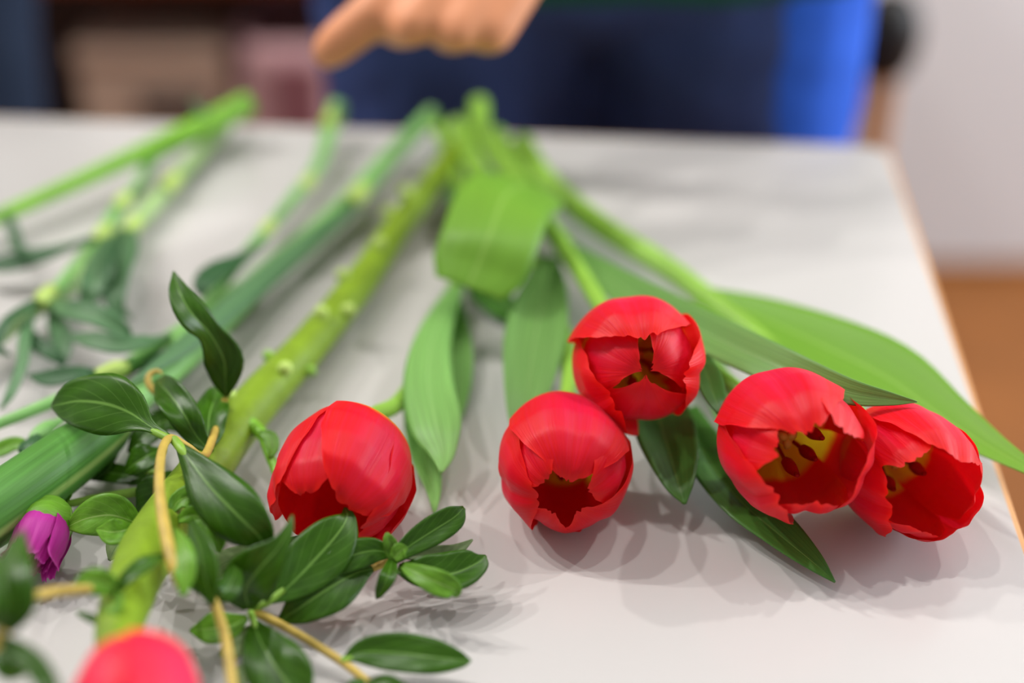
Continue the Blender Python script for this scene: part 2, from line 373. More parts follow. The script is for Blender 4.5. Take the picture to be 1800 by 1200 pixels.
def bloom(parent, centre, axis, rad, length, petals, mat=None, seed=0, stamens=1.0, jag=0.035, nu=31, nv=24, base_r=0.16, name='petal'):
    """petals: (angle, half width in degrees, radius share, tip radius share, length share); angle 0 points to the right, 90 up"""
    a = axis.normalized(); e1 = Vector((0, 0, 1)).cross(a).normalized(); e2 = a.cross(e1)
    b0 = centre - a * (length * 0.5); rnd = random.Random(seed)
    KV = [0, .08, .22, .42, .62, .80, .92, 1.0]
    for i, (ph, hwd, rf, op, ln) in enumerate(petals):
        sp = rnd.uniform(0.03, 0.06); vs_, uvs, fs = [], [], []
        RV = [base_r, .52, .84, 1.0, 1.0, .93 * (.72 + .28 * min(1, op + .3)), (op + .86) / 2, op]
        ZV = [0, .02, .12, .36, .6, .82, .94, 1.0]
        for j in range(nv):
            v = j / (nv - 1)
            for m in range(nu):
                u = -1 + 2 * m / (nu - 1)
                n1 = noise.noise(Vector((u * 5.0, i * 9.3, seed))); n2 = noise.noise(Vector((u * 16.0, i * 5.3, seed))); n3 = noise.noise(Vector((u * 40.0, i * 5.3, seed)))
                vmax = 1 - 0.24 * abs(u) ** 2.4 - 0.035 * math.exp(-(u / 0.07) ** 2) + jag * (n1 + .7 * n2 + .45 * n3)
                ve = v * vmax * ln
                r = max(.04, lerp_table(KV, RV, min(ve, 1.0)) - max(0, ve - 1) * 2.2)
                z = lerp_table(KV, ZV, min(ve, 1.0))
                hw = R(hwd) * lerp_table([0, .4, .7, 1.0], [1.1, 1.0, 0.95, 0.80], v)
                an = R(ph) + u * hw
                rr = rad * rf * r * (1 + sp * u) * (1 + 0.045 * noise.noise(Vector((u * 1.3 + seed, v * 2.5, i * 2.2))))
                up = max(0.0, v - .35) / .65
                rr *= 1 - (0.03 + .05 * up) * math.exp(-(u / 0.16) ** 2) * min(1, v * 1.6) + 0.025 * up * math.cos(u * 9 + i)
                rr += rad * 0.07 * up * (abs(u) ** 3) * noise.noise(Vector((v * 3, i * 3.7, seed + (5 if u > 0 else 0))))
                vs_.append(clampz(b0 + a * (z * length) + (e1 * math.cos(an) + e2 * math.sin(an)) * rr))
                uvs.append((m / (nu - 1), v))
        for j in range(nv - 1):
            for m in range(nu - 1):
                fs.append((j * nu + m, j * nu + m + 1, (j + 1) * nu + m + 1, (j + 1) * nu + m))
        o = mesh_obj(name, vs_, fs, mat or M['petal'], parent, uvs)
        ss = o.modifiers.new('smooth', 'SUBSURF'); ss.levels = 1; ss.render_levels = 1
    if stamens:
        pb = b0 + a * 0.003; q = stamens
        tube('pistil', parent, [(*(pb), 0.0030), (*(pb + a * length * 0.26 * q), 0.0030), (*(pb + a * length * 0.30 * q), 0.0022), (*(pb + a * length * 0.32 * q), 0.0012)], M['pistil'], wpts=True, n=12, clamp=False)
        for k in range(3):     # the three lobes of the stigma
            an = R(120 * k + 30); dr = e1 * math.cos(an) + e2 * math.sin(an); p0 = pb + a * length * 0.30 * q
            tube('stigma_lobe', parent, [(*p0, 0.0014), (*(p0 + dr * .002 + a * .001), 0.0016), (*(p0 + dr * .0036 - a * .0004), 0.0009)], M['pistil'], wpts=True, n=8, sides=8, clamp=False)
        for k in range(6):
            an = R(60 * k + 20 + rnd.uniform(-14, 14)); dr = e1 * math.cos(an) + e2 * math.sin(an); l = q * rnd.uniform(.85, 1.1)
            p0 = pb + dr * 0.004; p1 = p0 + a * length * 0.24 * l + dr * rad * 0.2; p2 = p1 + a * length * 0.22 * l + dr * rad * 0.05
            tube('stamen', parent, [(*p0, 0.0008), (*p1, 0.0008), (*(p1 + a * 0.001), 0.0020), (*((p1 + p2) / 2), 0.0022), (*p2, 0.0009)], M['stamen'], wpts=True, n=14, sides=8, clamp=False)
    return b0, a
def tulip(label, cpx, cpy, ch, yaw, elev, rad, length, petals, stem, leaves, seed=0, **kw):
    """stem: (px, py, height, width) from the cut end down to near the head"""
    c = P(cpx, cpy, ch); a = Vector((math.sin(R(yaw)) * math.cos(R(elev)), -math.cos(R(yaw)) * math.cos(R(elev)), math.sin(R(elev))))
    root = thing('tulip', label, 'flower', (c.x, c.y, TZ), 'red tulips lying on the table')
    b0, a = bloom(root, c, a, rad, length, petals, seed=seed, **kw)
    pts = []
    for (x, y, h, wd) in stem:
        v = P(x, y, h); pts.append((v.x, v.y, v.z, wd * axial(v) / F / 2))
    pts.append((*(b0 - a * 0.012), 0.0034)); pts.append((*(b0 + a * 0.002), 0.0040))
    tube('stem', root, pts, M['tstem'], wpts=True, n=40, sides=12)
    for i, L in enumerate(leaves):
        L = dict(L); pp = L.pop('p'); mt = L.pop('m', 'tleaf')
        leaf(root, pp, M[mt], seed=seed + i * 1.7, nu=13, nv=30, **L)
    return root
# ---------------------------------------------------------------- the five red tulips
tulip('red tulip lying apart at the left, its mouth half hidden by vine leaves', 603, 838, 2.45, -13, -4, 0.0244, 0.044,
      [(112, 52, .92, .58, 1.03), (228, 56, .90, .66, .98), (345, 56, .92, .62, 1.0), (44, 60, 1.0, .60, 1.06), (168, 56, 1.0, .74, .98), (287, 58, 1.0, .72, .97)],
      [(762, 205, 1.2, 22), (800, 300, 1.2, 26), (815, 420, 1.0, 28), (790, 540, 0.9, 28), (740, 650, 1.0, 30), (700, 708, 1.4, 30)],
      [dict(p=[(803, 500, 1.2, 26), (765, 580, 2.0, 60), (752, 660, 2.2, 88), (765, 740, 2.0, 92), (778, 795, 1.6, 46), (776, 831, 1.4, 4)], k=.7, cup=-.25, fold=.05),
       dict(p=[(730, 640, 0.6, 20), (732, 720, 0.6, 46), (748, 800, 0.5, 52), (762, 860, 0.4, 28), (764, 905, 0.3, 3)], k=.3, fold=.25),
       dict(p=[(800, 520, 0.5, 20), (806, 600, 0.8, 46), (806, 680, 0.6, 44), (800, 760, 0.3, 5)], k=.5, fold=.1)], seed=11, stamens=.6)
tulip('red tulip whose dark round mouth faces the viewer, lowest of the middle pair', 992, 813, 2.4, -1, 9, 0.0237, 0.047,
      [(140, 58, .92, .50, 1.05), (238, 60, .92, .48, 1.05), (15, 58, .92, .50, 1.05), (80, 66, 1.0, .42, 1.09), (190, 62, 1.0, .50, 1.05), (310, 64, 1.0, .48, 1.06)],
      [(805, 222, 1.6, 38), (850, 320, 1.6, 36), (930, 450, 1.2, 26), (985, 560, 1.2, 26), (1000, 660, 1.6, 28)],
      [dict(p=[(965, 450, 1.4, 30), (955, 520, 1.8, 84), (940, 600, 1.9, 108), (928, 680, 1.6, 86), (918, 740, 1.2, 50), (915, 790, .8, 4)], k=.6, cup=.2, fold=.1),
       dict(p=[(800, 330, 1.5, 30), (835, 480, .6, 50), (880, 540, .4, 60), (930, 575, .3, 10)], m='tleaf_dark', k=.2)], seed=23, stamens=.7, jag=.022)
tulip('red tulip resting on top of another, its crumpled petals turned up to the viewer', 1120, 637, 4.7, 3, 24, 0.0246, 0.045,
      [(152, 72, .80, .38, 1.14), (30, 70, .84, .42, 1.15), (266, 76, .88, .40, 1.17), (97, 68, 1.0, .52, 1.0), (352, 50, 1.0, .60, 1.01), (214, 60, 1.0, .62, 1.0)],
      [(842, 182, 2.2, 34), (850, 240, 1.8, 34), (905, 320, 1.8, 28), (985, 430, 2.2, 30), (1040, 510, 3.0, 30)],
      [dict(p=[(960, 330, 2.0, 60), (925, 325, 4.2, 150), (888, 345, 5.2, 172), (862, 410, 4.8, 176), (838, 470, 3.8, 168), (822, 505, 3.2, 130)], m='tleaf_light', k=.75, fold=.0, cup=-.12, roll=(0, 8)),
       dict(p=[(1100, 640, 1.0, 30), (1150, 720, 1.4, 100), (1175, 790, 1.6, 104), (1192, 850, 1.4, 60), (1204, 886, 1.1, 5)], m='tleaf_dark', k=.6, fold=.25, cup=.1),
       dict(p=[(1200, 600, 3.2, 20), (1238, 650, 3.8, 46), (1254, 695, 3.9, 44), (1266, 724, 3.7, 24), (1270, 738, 3.5, 3)], m='tleaf_dark', k=.6, fold=.2, roll=(20, -40))],
      seed=35, stamens=.7)
tulip('largest red tulip, wide open with dark stamens showing, leaning on its right neighbour', 1392, 777, 3.8, 6, 22, 0.0256, 0.0545,
      [(48, 52, .92, .56, .98), (160, 54, .92, .52, .98), (268, 54, .92, .56, .98), (104, 62, 1.0, .46, 1.02), (216, 58, 1.0, .66, .98), (338, 56, 1.0, .66, 1.0)],
      [(872, 238, 1.6, 36), (930, 350, 1.6, 36), (1010, 450, 1.6, 32), (1120, 540, 2.0, 32), (1240, 640, 2.6, 32), (1300, 690, 3.0, 32)],
      [dict(p=[(985, 430, 1.8, 30), (1100, 510, 3.0, 66), (1230, 580, 4.0, 76), (1360, 640, 4.8, 72), (1480, 685, 5.0, 50), (1560, 700, 5.0, 26), (1612, 706, 5.0, 3)], k=.75, fold=.2, roll=(0, 25)),
       dict(p=[(1205, 720, .8, 40), (1240, 800, .8, 84), (1300, 880, .8, 90), (1370, 940, .7, 74), (1430, 990, .6, 40), (1468, 1023, .4, 3)], m='tleaf_dark', k=.3, fold=.4, cup=-.1),
       dict(p=[(1120, 520, .8, 30), (1210, 600, 1.2, 60), (1270, 700, .5, 60), (1325, 860, .3, 40), (1352, 935, .2, 4)], m='tleaf', k=.5)], seed=47, stamens=1.1)
tulip('red tulip at the far right, nearest the table edge, beside a broad light leaf', 1596, 826, 2.5, 12, 14, 0.0230, 0.047,
      [(118, 52, .90, .66, .92), (250, 56, .92, .62, .98), (350, 54, .92, .64, .98), (62, 62, 1.0, .66, 1.0), (190, 54, 1.0, .78, .97), (300, 58, 1.0, .72, 1.0)],
      [(917, 252, 1.6, 40), (960, 320, 1.3, 44), (1060, 400, 1.1, 42), (1180, 475, 1.1, 40), (1290, 560, 1.1, 38), (1400, 640, 1.2, 34), (1500, 720, 1.6, 34)],
      [dict(p=[(1230, 520, 1.2, 40), (1340, 560, 1.6, 90), (1450, 610, 1.8, 130), (1560, 665, 1.8, 140), (1660, 735, 1.6, 100), (1740, 785, 1.6, 60), (1810, 825, 1.8, 30), (1850, 850, 1.8, 4)], m='tleaf_light', k=.55, fold=.06, cup=.12)], seed=59, stamens=.7)
# ---------------------------------------------------------------- thick stalk with the blurred pink-red bloom
def stalk_flower():
    c = PD(240, 1236, 0.372)
    root = thing('stalk_flower', 'thick yellow-green stalk with trimmed nubs and a pinkish red bloom', 'flower', (c.x, c.y, TZ))
    pts = [(812, 255, 1.3, 42), (780, 300, 1.2, 46), (700, 400, 1.1, 50), (630, 500, 1.1, 58), (540, 610, 1.2, 68), (440, 720, 1.4, 80), (350, 840, 1.8, 90), (270, 950, 2.4, 98), (225, 1050, 3.2, 92)]
    q = []
    for (x, y, h, wd) in pts:
        v = P(x, y, h); q.append((v.x, v.y, v.z, wd * axial(v) / F / 2))
    q.append((*PD(208, 1120, 0.415), 0.0066)); e = PD(225, 1200, 0.395); q.append((*e, 0.0058))
    axis_pts = catmull(q, 200)
    tube('stem', root, q, M['stalk'], wpts=True, n=60, sides=16, wob=0.05)
    ax = (PD(245, 1260, 0.39) - PD(228, 1150, 0.425)).normalized()
    bloom(root, c, Vector((0.12, -0.75, -0.1)), 0.0160, 0.034, [(90 + 120 * k, 58, .93, .45, .97) for k in range(3)] + [(30 + 120 * k, 62, 1.0, .5, 1.0) for k in range(3)], mat=M['petal2'], seed=71, stamens=False)
    # nubs left where side shoots were trimmed
    for (x, y, h, dx, dy, s) in ((625, 540, 1.8, 10, 4, 24), (565, 545, 2.2, -8, -8, 26), (668, 425, 2.0, 4, -8, 24), (512, 632, 2.6, -4, -4, 26), (468, 622, 1.8, -12, -4, 20),
                              (600, 480, 2.0, -10, -4, 24), (548, 652, 1.2, 12, 4, 20), (640, 355, 1.8, -6, -10, 24), (715, 340, 1.8, -6, -8, 26), (408, 700, 2.0, -12, -2, 24)):
        v = P(x, y, h); k = min(axis_pts, key=lambda t: (Vector(t[:3]) - v).length)     # each nub grows out of the stalk
        ctr = Vector(k[:3]); d = (v - ctr).normalized(); rr = s * axial(v) / F / 2
        tube('nub', root, [(*(ctr + d * k[3] * .6), rr), (*(ctr + d * (k[3] + rr * .5)), rr), (*(ctr + d * (k[3] + rr * 1.2)), rr * .75), (*(ctr + d * (k[3] + rr * 1.5)), rr * .1)], M['node'] if s > 23 else M['tstem'], n=12, sides=10, wpts=True, clamp=False)
    tube('side_shoot', root, [(440, 745, 1.8, 26), (462, 765, 1.8, 22), (474, 800, 1.5, 18), (488, 835, 1.2, 18), (497, 870, 1, 16)], M['bstem'], n=18)
    leaf(root, [(455, 760, 2.0, 8), (475, 768, 2.0, 24), (480, 790, 1.8, 20), (472, 805, 1.6, 3)], M['vleaf_light'], nv=10)
    return root
stalk_flower()
# ---------------------------------------------------------------- stems at the left
def node_ring(root, x, y, h, wd, mat='node'):
    tube('node', root, [(x + wd * .35, y - wd * .4, h, wd * .7), (x, y, h, wd * 1.0), (x - wd * .35, y + wd * .4, h, wd * .7)], M[mat], n=8, sides=10)
g = P(440, 180, 2)
r0 = thing('green_stem', 'bright green cut flower stem slanting across the far left of the table', 'flower stem', (g.x, g.y, TZ))
tube('stem', r0, [(-90, 420, 1.2, 26), (0, 380, 1.2, 27), (120, 327, 1.4, 29), (230, 277, 1.6, 32), (300, 245, 1.8, 38), (375, 212, 2.0, 42), (436, 182, 2.2, 44)], M['bstem'])
tube('side_stem', r0, [(250, 285, 1.0, 20), (320, 250, 1.0, 24), (400, 215, 1.0, 22), (425, 200, 1.0, 20)], M['cstem'])
leaf(r0, [(8, 375, 1.4, 12), (22, 400, 1.4, 20), (32, 430, 1.2, 18), (45, 462, .9, 3)], M['cleaf_dark'], nv=10)
leaf(r0, [(365, 205, 2.4, 10), (350, 190, 3.0, 16), (335, 175, 3.4, 3)], M['cleaf'], nv=8)

g = P(395, 228, 1)
r1 = thing('jointed_flower', 'grey-green jointed stem with narrow curling leaves below the bright green stem', 'flower', (g.x, g.y, TZ), 'jointed grey-green stems')
tube('stem', r1, [(392, 228, .8, 28), (340, 282, .8, 28), (290, 335, .8, 30), (235, 395, .9, 32), (185, 440, 1.0, 34), (140, 490, 1.0, 34), (80, 530, 1.1, 34), (20, 575, 1.1, 30), (-60, 640, 1.1, 30)], M['cstem_pale'])
tube('side_stem', r1, [(270, 280, .8, 18), (235, 335, .8, 20), (210, 365, .9, 24), (180, 410, 1.0, 26), (150, 450, 1.1, 26), (110, 500, 1.4, 26), (80, 525, 1.5, 26)], M['cstem'])
for (x, y, h, wd) in ((300, 322, 1.1, 30), (215, 355, 1.2, 26), (180, 412, 1.4, 30), (232, 398, 1.3, 28), (80, 522, 1.8, 34)): node_ring(r1, x, y, h, wd)
CL = [([(178, 415, 1.4, 10), (120, 435, 1.6, 20), (60, 455, 1.4, 34), (0, 466, 1.2, 36), (-40, 468, 1.0, 6)], 'cleaf_dark', .5),
      ([(150, 430, 1.2, 8), (100, 438, 2.2, 14), (50, 444, 2.0, 18), (15, 430, 1.8, 4)], 'cleaf_dark', .4),
      ([(232, 400, 1.4, 12), (222, 440, 2.0, 44), (205, 490, 2.0, 50), (205, 540, 1.4, 30), (232, 560, .8, 4)], 'cleaf', .7),
      ([(190, 415, 1.6, 12), (175, 455, 2.2, 40), (165, 500, 2.2, 44), (150, 535, 1.6, 26), (140, 560, 1.2, 4)], 'cleaf', .7),
      ([(215, 400, 1.5, 10), (195, 440, 2.4, 24), (188, 480, 2.4, 28), (180, 525, 1.6, 4)], 'cleaf_dark', .6),
      ([(75, 525, 1.8, 12), (40, 545, 2.0, 20), (10, 570, 2.0, 22), (-5, 610, 1.5, 18), (20, 625, 1.2, 4)], 'cleaf_dark', .6),
      ([(90, 530, 1.6, 14), (120, 545, 2.4, 34), (170, 556, 2.6, 40), (215, 580, 2.2, 26), (232, 596, 1.8, 4)], 'cleaf', .6),
      ([(60, 540, 1.4, 10), (45, 590, 1.6, 22), (40, 640, 1.4, 22), (20, 690, 1.0, 18), (0, 720, .6, 4)], 'cleaf', .6),
      ([(40, 560, 1.2, 10), (60, 600, 1.2, 26), (95, 625, 1.0, 26), (115, 640, .6, 4)], 'cleaf_dark', .4),
      ([(85, 540, 1.0, 10), (100, 570, 1.0, 30), (112, 610, .9, 34), (108, 650, .5, 4)], 'cleaf', .4)]
for i, (pp, mt, k) in enumerate(CL): leaf(r1, pp, M[mt], k=k, fold=.25, seed=i * 2.3, wave=.1)

g = P(590, 190, 1)
r2 = thing('carnation', 'jointed grey-green carnation stem ending in a magenta bud', 'flower', (g.x, g.y, TZ), 'jointed grey-green stems')
tube('stem', r2, [(592, 185, 2.0, 30), (580, 225, 1.4, 30), (560, 290, 1.0, 24), (510, 355, .9, 22), (460, 415, .9, 22), (405, 480, .9, 22), (345, 560, 1.0, 24), (270, 660, 1.0, 24), (190, 760, .9, 22), (140, 830, .9, 22), (98, 885, 1.2, 26)], M['cstem'], n=60)
for (x, y, h, wd) in ((584, 212, 1.6, 34), (540, 322, 1.0, 26), (470, 402, 1.0, 26)): node_ring(r2, x, y, h, wd)
leaf(r2, [(465, 428, 1.0, 6), (425, 452, 1.6, 24), (385, 475, 2.0, 44), (358, 500, 2.0, 40), (354, 522, 1.6, 8)], M['cleaf_dark'], k=.7)
leaf(r2, [(590, 215, 1.6, 10), (600, 195, 2.4, 20), (602, 178, 2.8, 4)], M['cleaf'], k=.7, nv=8)
c = P(62, 970, 1.6)
bax = (P(45, 1010, 1.0) - P(98, 885, 1.8)).normalized()
def calyx(root, c, a, rad, length):
    e1 = a.cross(Vector((0, 0, 1))).normalized(); e2 = a.cross(e1) * -1
    vs_, fs, uvs = [], [], []; nu, nv = 20, 12
    for j in range(nv):
        v = j / (nv - 1)
        for m in range(nu):
            an = 2 * math.pi * m / nu
            vm = v * (1 - 0.10 * (1 - math.cos(an * 5)))
            r = rad * lerp_table([0, .15, .5, 1], [.25, .72, 1.0, .95], vm)
            vs_.append(clampz(c - a * length * 0.5 + a * (vm * length) + (e1 * math.cos(an) + e2 * math.sin(an)) * r)); uvs.append((m / nu, v))
    for j in range(nv - 1):
        for m in range(nu):
            fs.append((j * nu + m, j * nu + (m + 1) % nu, (j + 1) * nu + (m + 1) % nu, (j + 1) * nu + m))
    fs.append(tuple(range(nu)))
    return mesh_obj('calyx', vs_, fs, M['vleaf_light'], root, uvs)
calyx(r2, P(80, 920, 1.5), bax, 0.0098, 0.021)
bloom(r2, P(70, 950, 1.4), bax, 0.0094, 0.021, [(72 * k + 9, 40, 1.0, 1.16 - .25 * (k % 2), 1.0) for k in range(5)] + [(36 + 72 * k, 40, .74, .9, 1.0) for k in range(5)] + [(90 * k, 44, .45, .7, 1.0) for k in range(4)], mat=M['magenta'], seed=83, stamens=0, jag=0.13, nu=25, nv=12)

g = P(770, 205, 1)
r3 = thing('long_flower_stem', 'long green stem ending in a thick rolled leaf above the magenta bud', 'flower stem', (g.x, g.y, TZ))
tube('stem', r3, [(760, 200, 1.6, 30), (690, 272, 1.1, 32), (620, 350, 1.0, 40), (540, 425, 1.0, 42), (460, 492, 1.1, 46), (400, 552, 1.2, 48), (330, 622, 1.3, 50), (250, 695, 1.5, 50), (170, 770, 1.6, 56), (110, 820, 1.6, 60)], M['cstem'], n=50, sides=14)
leaf(r3, [(640, 345, 1.2, 14), (560, 405, 2.0, 34), (480, 470, 2.2, 46), (400, 540, 2.4, 46), (330, 600, 2.4, 40), (270, 645, 2.4, 24), (220, 680, 2.2, 4)], M['cleaf'], k=.6, cup=-.5)
tube('rolled_leaf', r3, [(222, 722, 1.6, 30), (190, 752, 1.9, 84), (140, 790, 2.0, 104), (60, 848, 2.1, 116), (-20, 905, 2.1, 120), (-90, 955, 2.0, 110)], M['tube_leaf'], n=40, sides=24)
node_ring(r3, 628, 345, 1.4, 36)

g = P(200, 650, 1)
r4 = thing('budding_carnation', 'thin grey-green stem with a pale joint and a small green bud at the left edge', 'flower', (g.x, g.y, TZ), 'jointed grey-green stems')
tube('stem', r4, [(420, 505, .8, 22), (340, 565, .9, 24), (280, 605, 1.0, 24), (205, 652, 1.3, 26), (130, 690, 1.4, 24), (60, 720, 1.4, 22), (-10, 748, 1.4, 20), (-80, 775, 1.4, 20)], M['cstem'], n=40)
tube('node', r4, [(222, 645, 1.4, 24), (200, 652, 1.5, 36), (170, 662, 1.5, 26)], M['node'], n=8)
leaf(r4, [(300, 588, 1.2, 10), (265, 598, 2.0, 24), (215, 606, 2.2, 36), (165, 598, 2.2, 34), (118, 590, 1.8, 4)], M['cleaf'], k=.6)
leaf(r4, [(180, 655, 1.4, 10), (140, 656, 1.8, 28), (90, 664, 1.6, 34), (50, 660, 1.2, 6)], M['cleaf_dark'], k=.6)
leaf(r4, [(290, 600, 1.0, 10), (260, 630, 1.0, 30), (225, 650, .9, 30), (205, 670, .6, 4)], M['cleaf_dark'], k=.5)
tube('side_stem', r4, [(150, 690, 1.2, 14), (110, 735, 1.2, 14), (75, 765, 1.2, 14), (30, 810, 1.0, 16), (-20, 860, .8, 18)], M['cstem'], n=16)
tube('bud', r4, [(95, 742, 1.3, 12), (80, 755, 1.4, 30), (65, 770, 1.4, 30), (52, 785, 1.3, 12)], M['cstem'], n=12)
leaf(r4, [(70, 765, 1.6, 10), (52, 780, 1.7, 28), (42, 800, 1.5, 20), (30, 810, 1.2, 3)], M['cleaf_dark'], k=.6, wave=.3)
leaf(r4, [(60, 790, 1.2, 10), (30, 780, 1.2, 26), (0, 790, 1.0, 30), (-30, 800, .8, 5)], M['vleaf_light'], k=.6)
leaf(r4, [(60, 800, .8, 10), (20, 830, .8, 26), (-20, 840, .6, 10)], M['cleaf'], k=.6)
# ---------------------------------------------------------------- leafy vine sprigs
def sprig(name, label, base, stems, leaves, group='leafy vine sprigs'):
    b = P(*base)
    root = thing(name, label, 'foliage', (b.x, b.y, TZ), group)
    for (pp, mt) in stems: tube('stem', root, pp, M[mt], n=len(pp) * 7, sides=10, wob=.06)
    for i, L in enumerate(leaves):
        L = dict(L); pp = L.pop('p'); mt = L.pop('m', 'vleaf')
        L.setdefault('wave', .10); leaf(root, pp, M[mt], seed=i * 1.9 + len(label), nu=11, nv=24, **L)
    return root
sprig('vine_sprig', 'leafy vine with twisted glossy leaves and an arching tan stem over the thick stalk', (300, 770, 0),
      [([(396, 700, 3.0, 12), (385, 735, 2.6, 13), (360, 800, 3.4, 16), (330, 785, 4.0, 14), (300, 770, 4.4, 15), (285, 792, 4.8, 16), (280, 850, 4.8, 18), (287, 915, 4.6, 21), (303, 985, 4.4, 24), (318, 1030, 4.0, 18)], 'vstem'),
       ([(300, 772, 4.4, 14), (275, 760, 4.3, 14), (255, 750, 4.2, 10)], 'vstem_green'),
       ([(305, 772, 4.4, 16), (320, 790, 4.4, 18), (340, 815, 4.2, 12)], 'vstem_green'),
       ([(300, 700, 2.6, 16), (275, 690, 2.8, 14), (262, 675, 3.0, 13), (262, 660, 3.2, 11), (275, 652, 3.3, 8), (285, 656, 3.3, 4)], 'vstem'),
       ([(285, 858, .9, 18), (230, 866, .9, 17), (170, 875, .9, 16), (115, 885, .9, 14), (95, 870, 1.0, 10)], 'vstem_green'),
       ([(280, 830, .8, 10), (200, 830, .7, 12), (120, 850, .7, 12), (105, 880, .8, 12)], 'vstem_green')],
      [dict(p=[(398, 697, 3.0, 8), (396, 668, 3.6, 48), (393, 630, 4.4, 70), (368, 585, 5.4, 44), (338, 553, 6.2, 62), (316, 515, 6.8, 40), (305, 477, 7.2, 3)], k=.95, fold=.15, roll=(0, 0, 35, 5), thick=.0006),
       dict(p=[(300, 769, 4.4, 10), (262, 748, 4.4, 24), (228, 725, 4.5, 84), (188, 710, 4.5, 112), (140, 705, 4.2, 92), (108, 710, 3.8, 52), (90, 714, 3.5, 5)], k=.9, fold=.12, cup=-.1),
       dict(p=[(372, 795, 2.6, 10), (345, 765, 3.0, 40), (325, 730, 3.6, 56), (300, 695, 3.8, 52), (283, 676, 3.4, 30), (274, 668, 3.0, 4)], k=.8, fold=.35, wave=.3),
       dict(p=[(362, 800, 2.4, 10), (365, 765, 2.8, 50), (368, 730, 3.0, 60), (378, 700, 2.8, 40), (385, 682, 2.4, 4)], k=.8, fold=.3, wave=.35, roll=(10, 30)),
       dict(p=[(312, 780, 4.4, 10), (335, 810, 4.4, 42), (372, 858, 4.2, 88), (418, 905, 3.9, 100), (455, 942, 3.4, 62), (470, 970, 2.8, 4)], k=.85, fold=.1, cup=-.12, roll=(0, 10)),
       dict(p=[(308, 930, 4.4, 8), (322, 965, 4.6, 34), (325, 1005, 4.4, 40), (322, 1048, 4.0, 8)], m='vleaf_light', k=.9, cup=-.2),
       dict(p=[(335, 915, 3.6, 10), (352, 960, 3.8, 52), (360, 1010, 3.6, 62), (374, 1062, 3.0, 10)], k=.9, fold=.15, roll=20),
       dict(p=[(345, 900, 3.0, 10), (368, 918, 3.2, 36), (382, 945, 3.0, 34), (386, 972, 2.6, 4)], m='vleaf_light', k=.8),
       dict(p=[(300, 900, 3.0, 10), (315, 880, 3.2, 34), (340, 872, 3.3, 44), (362, 885, 3.2, 40), (375, 905, 2.8, 6)], m='vleaf_light', k=.9, fold=.3, wave=.3),
       dict(p=[(310, 915, 2.8, 8), (335, 905, 3.1, 30), (360, 912, 3.1, 34), (380, 925, 2.8, 5)], m='vleaf_light', k=.9, fold=.3, wave=.3),
       dict(p=[(246, 922, 1.6, 8), (222, 912, 2.0, 58), (190, 905, 2.2, 74), (150, 912, 2.0, 58), (115, 928, 1.5, 4)], m='vleaf_light', k=.8, fold=.15, wave=.15),
       dict(p=[(246, 922, 1.6, 8), (225, 940, 1.0, 48), (205, 960, .7, 44), (192, 985, .3, 4)], m='vleaf_pale', k=.5, fold=.1),
       dict(p=[(240, 925, 1.9, 6), (220, 932, 2.2, 40), (195, 935, 2.3, 44), (170, 930, 2.0, 4)], m='vleaf_light', k=.8, fold=.2),
       dict(p=[(205, 760, 1.0, 10), (190, 790, 1.2, 46), (160, 820, 1.0, 56), (120, 832, .7, 6)], k=.5),
       dict(p=[(290, 790, 1.6, 10), (262, 800, 1.8, 50), (238, 815, 1.6, 50), (218, 830, 1.2, 6)], k=.5),
       dict(p=[(270, 850, .6, 10), (230, 838, .8, 34), (180, 830, .8, 40), (130, 832, .5, 6)], k=.4),
       dict(p=[(305, 830, 1.4, 10), (285, 850, 1.4, 60), (262, 880, 1.0, 60), (240, 905, .6, 6)], k=.5),
       dict(p=[(330, 760, 1.6, 10), (290, 740, 1.8, 46), (250, 770, 1.6, 46), (225, 795, 1.2, 5)], k=.5),
       dict(p=[(110, 885, 1.0, 8), (118, 865, 1.5, 20), (110, 850, 1.8, 4)], m='vleaf_light', k=.8)])
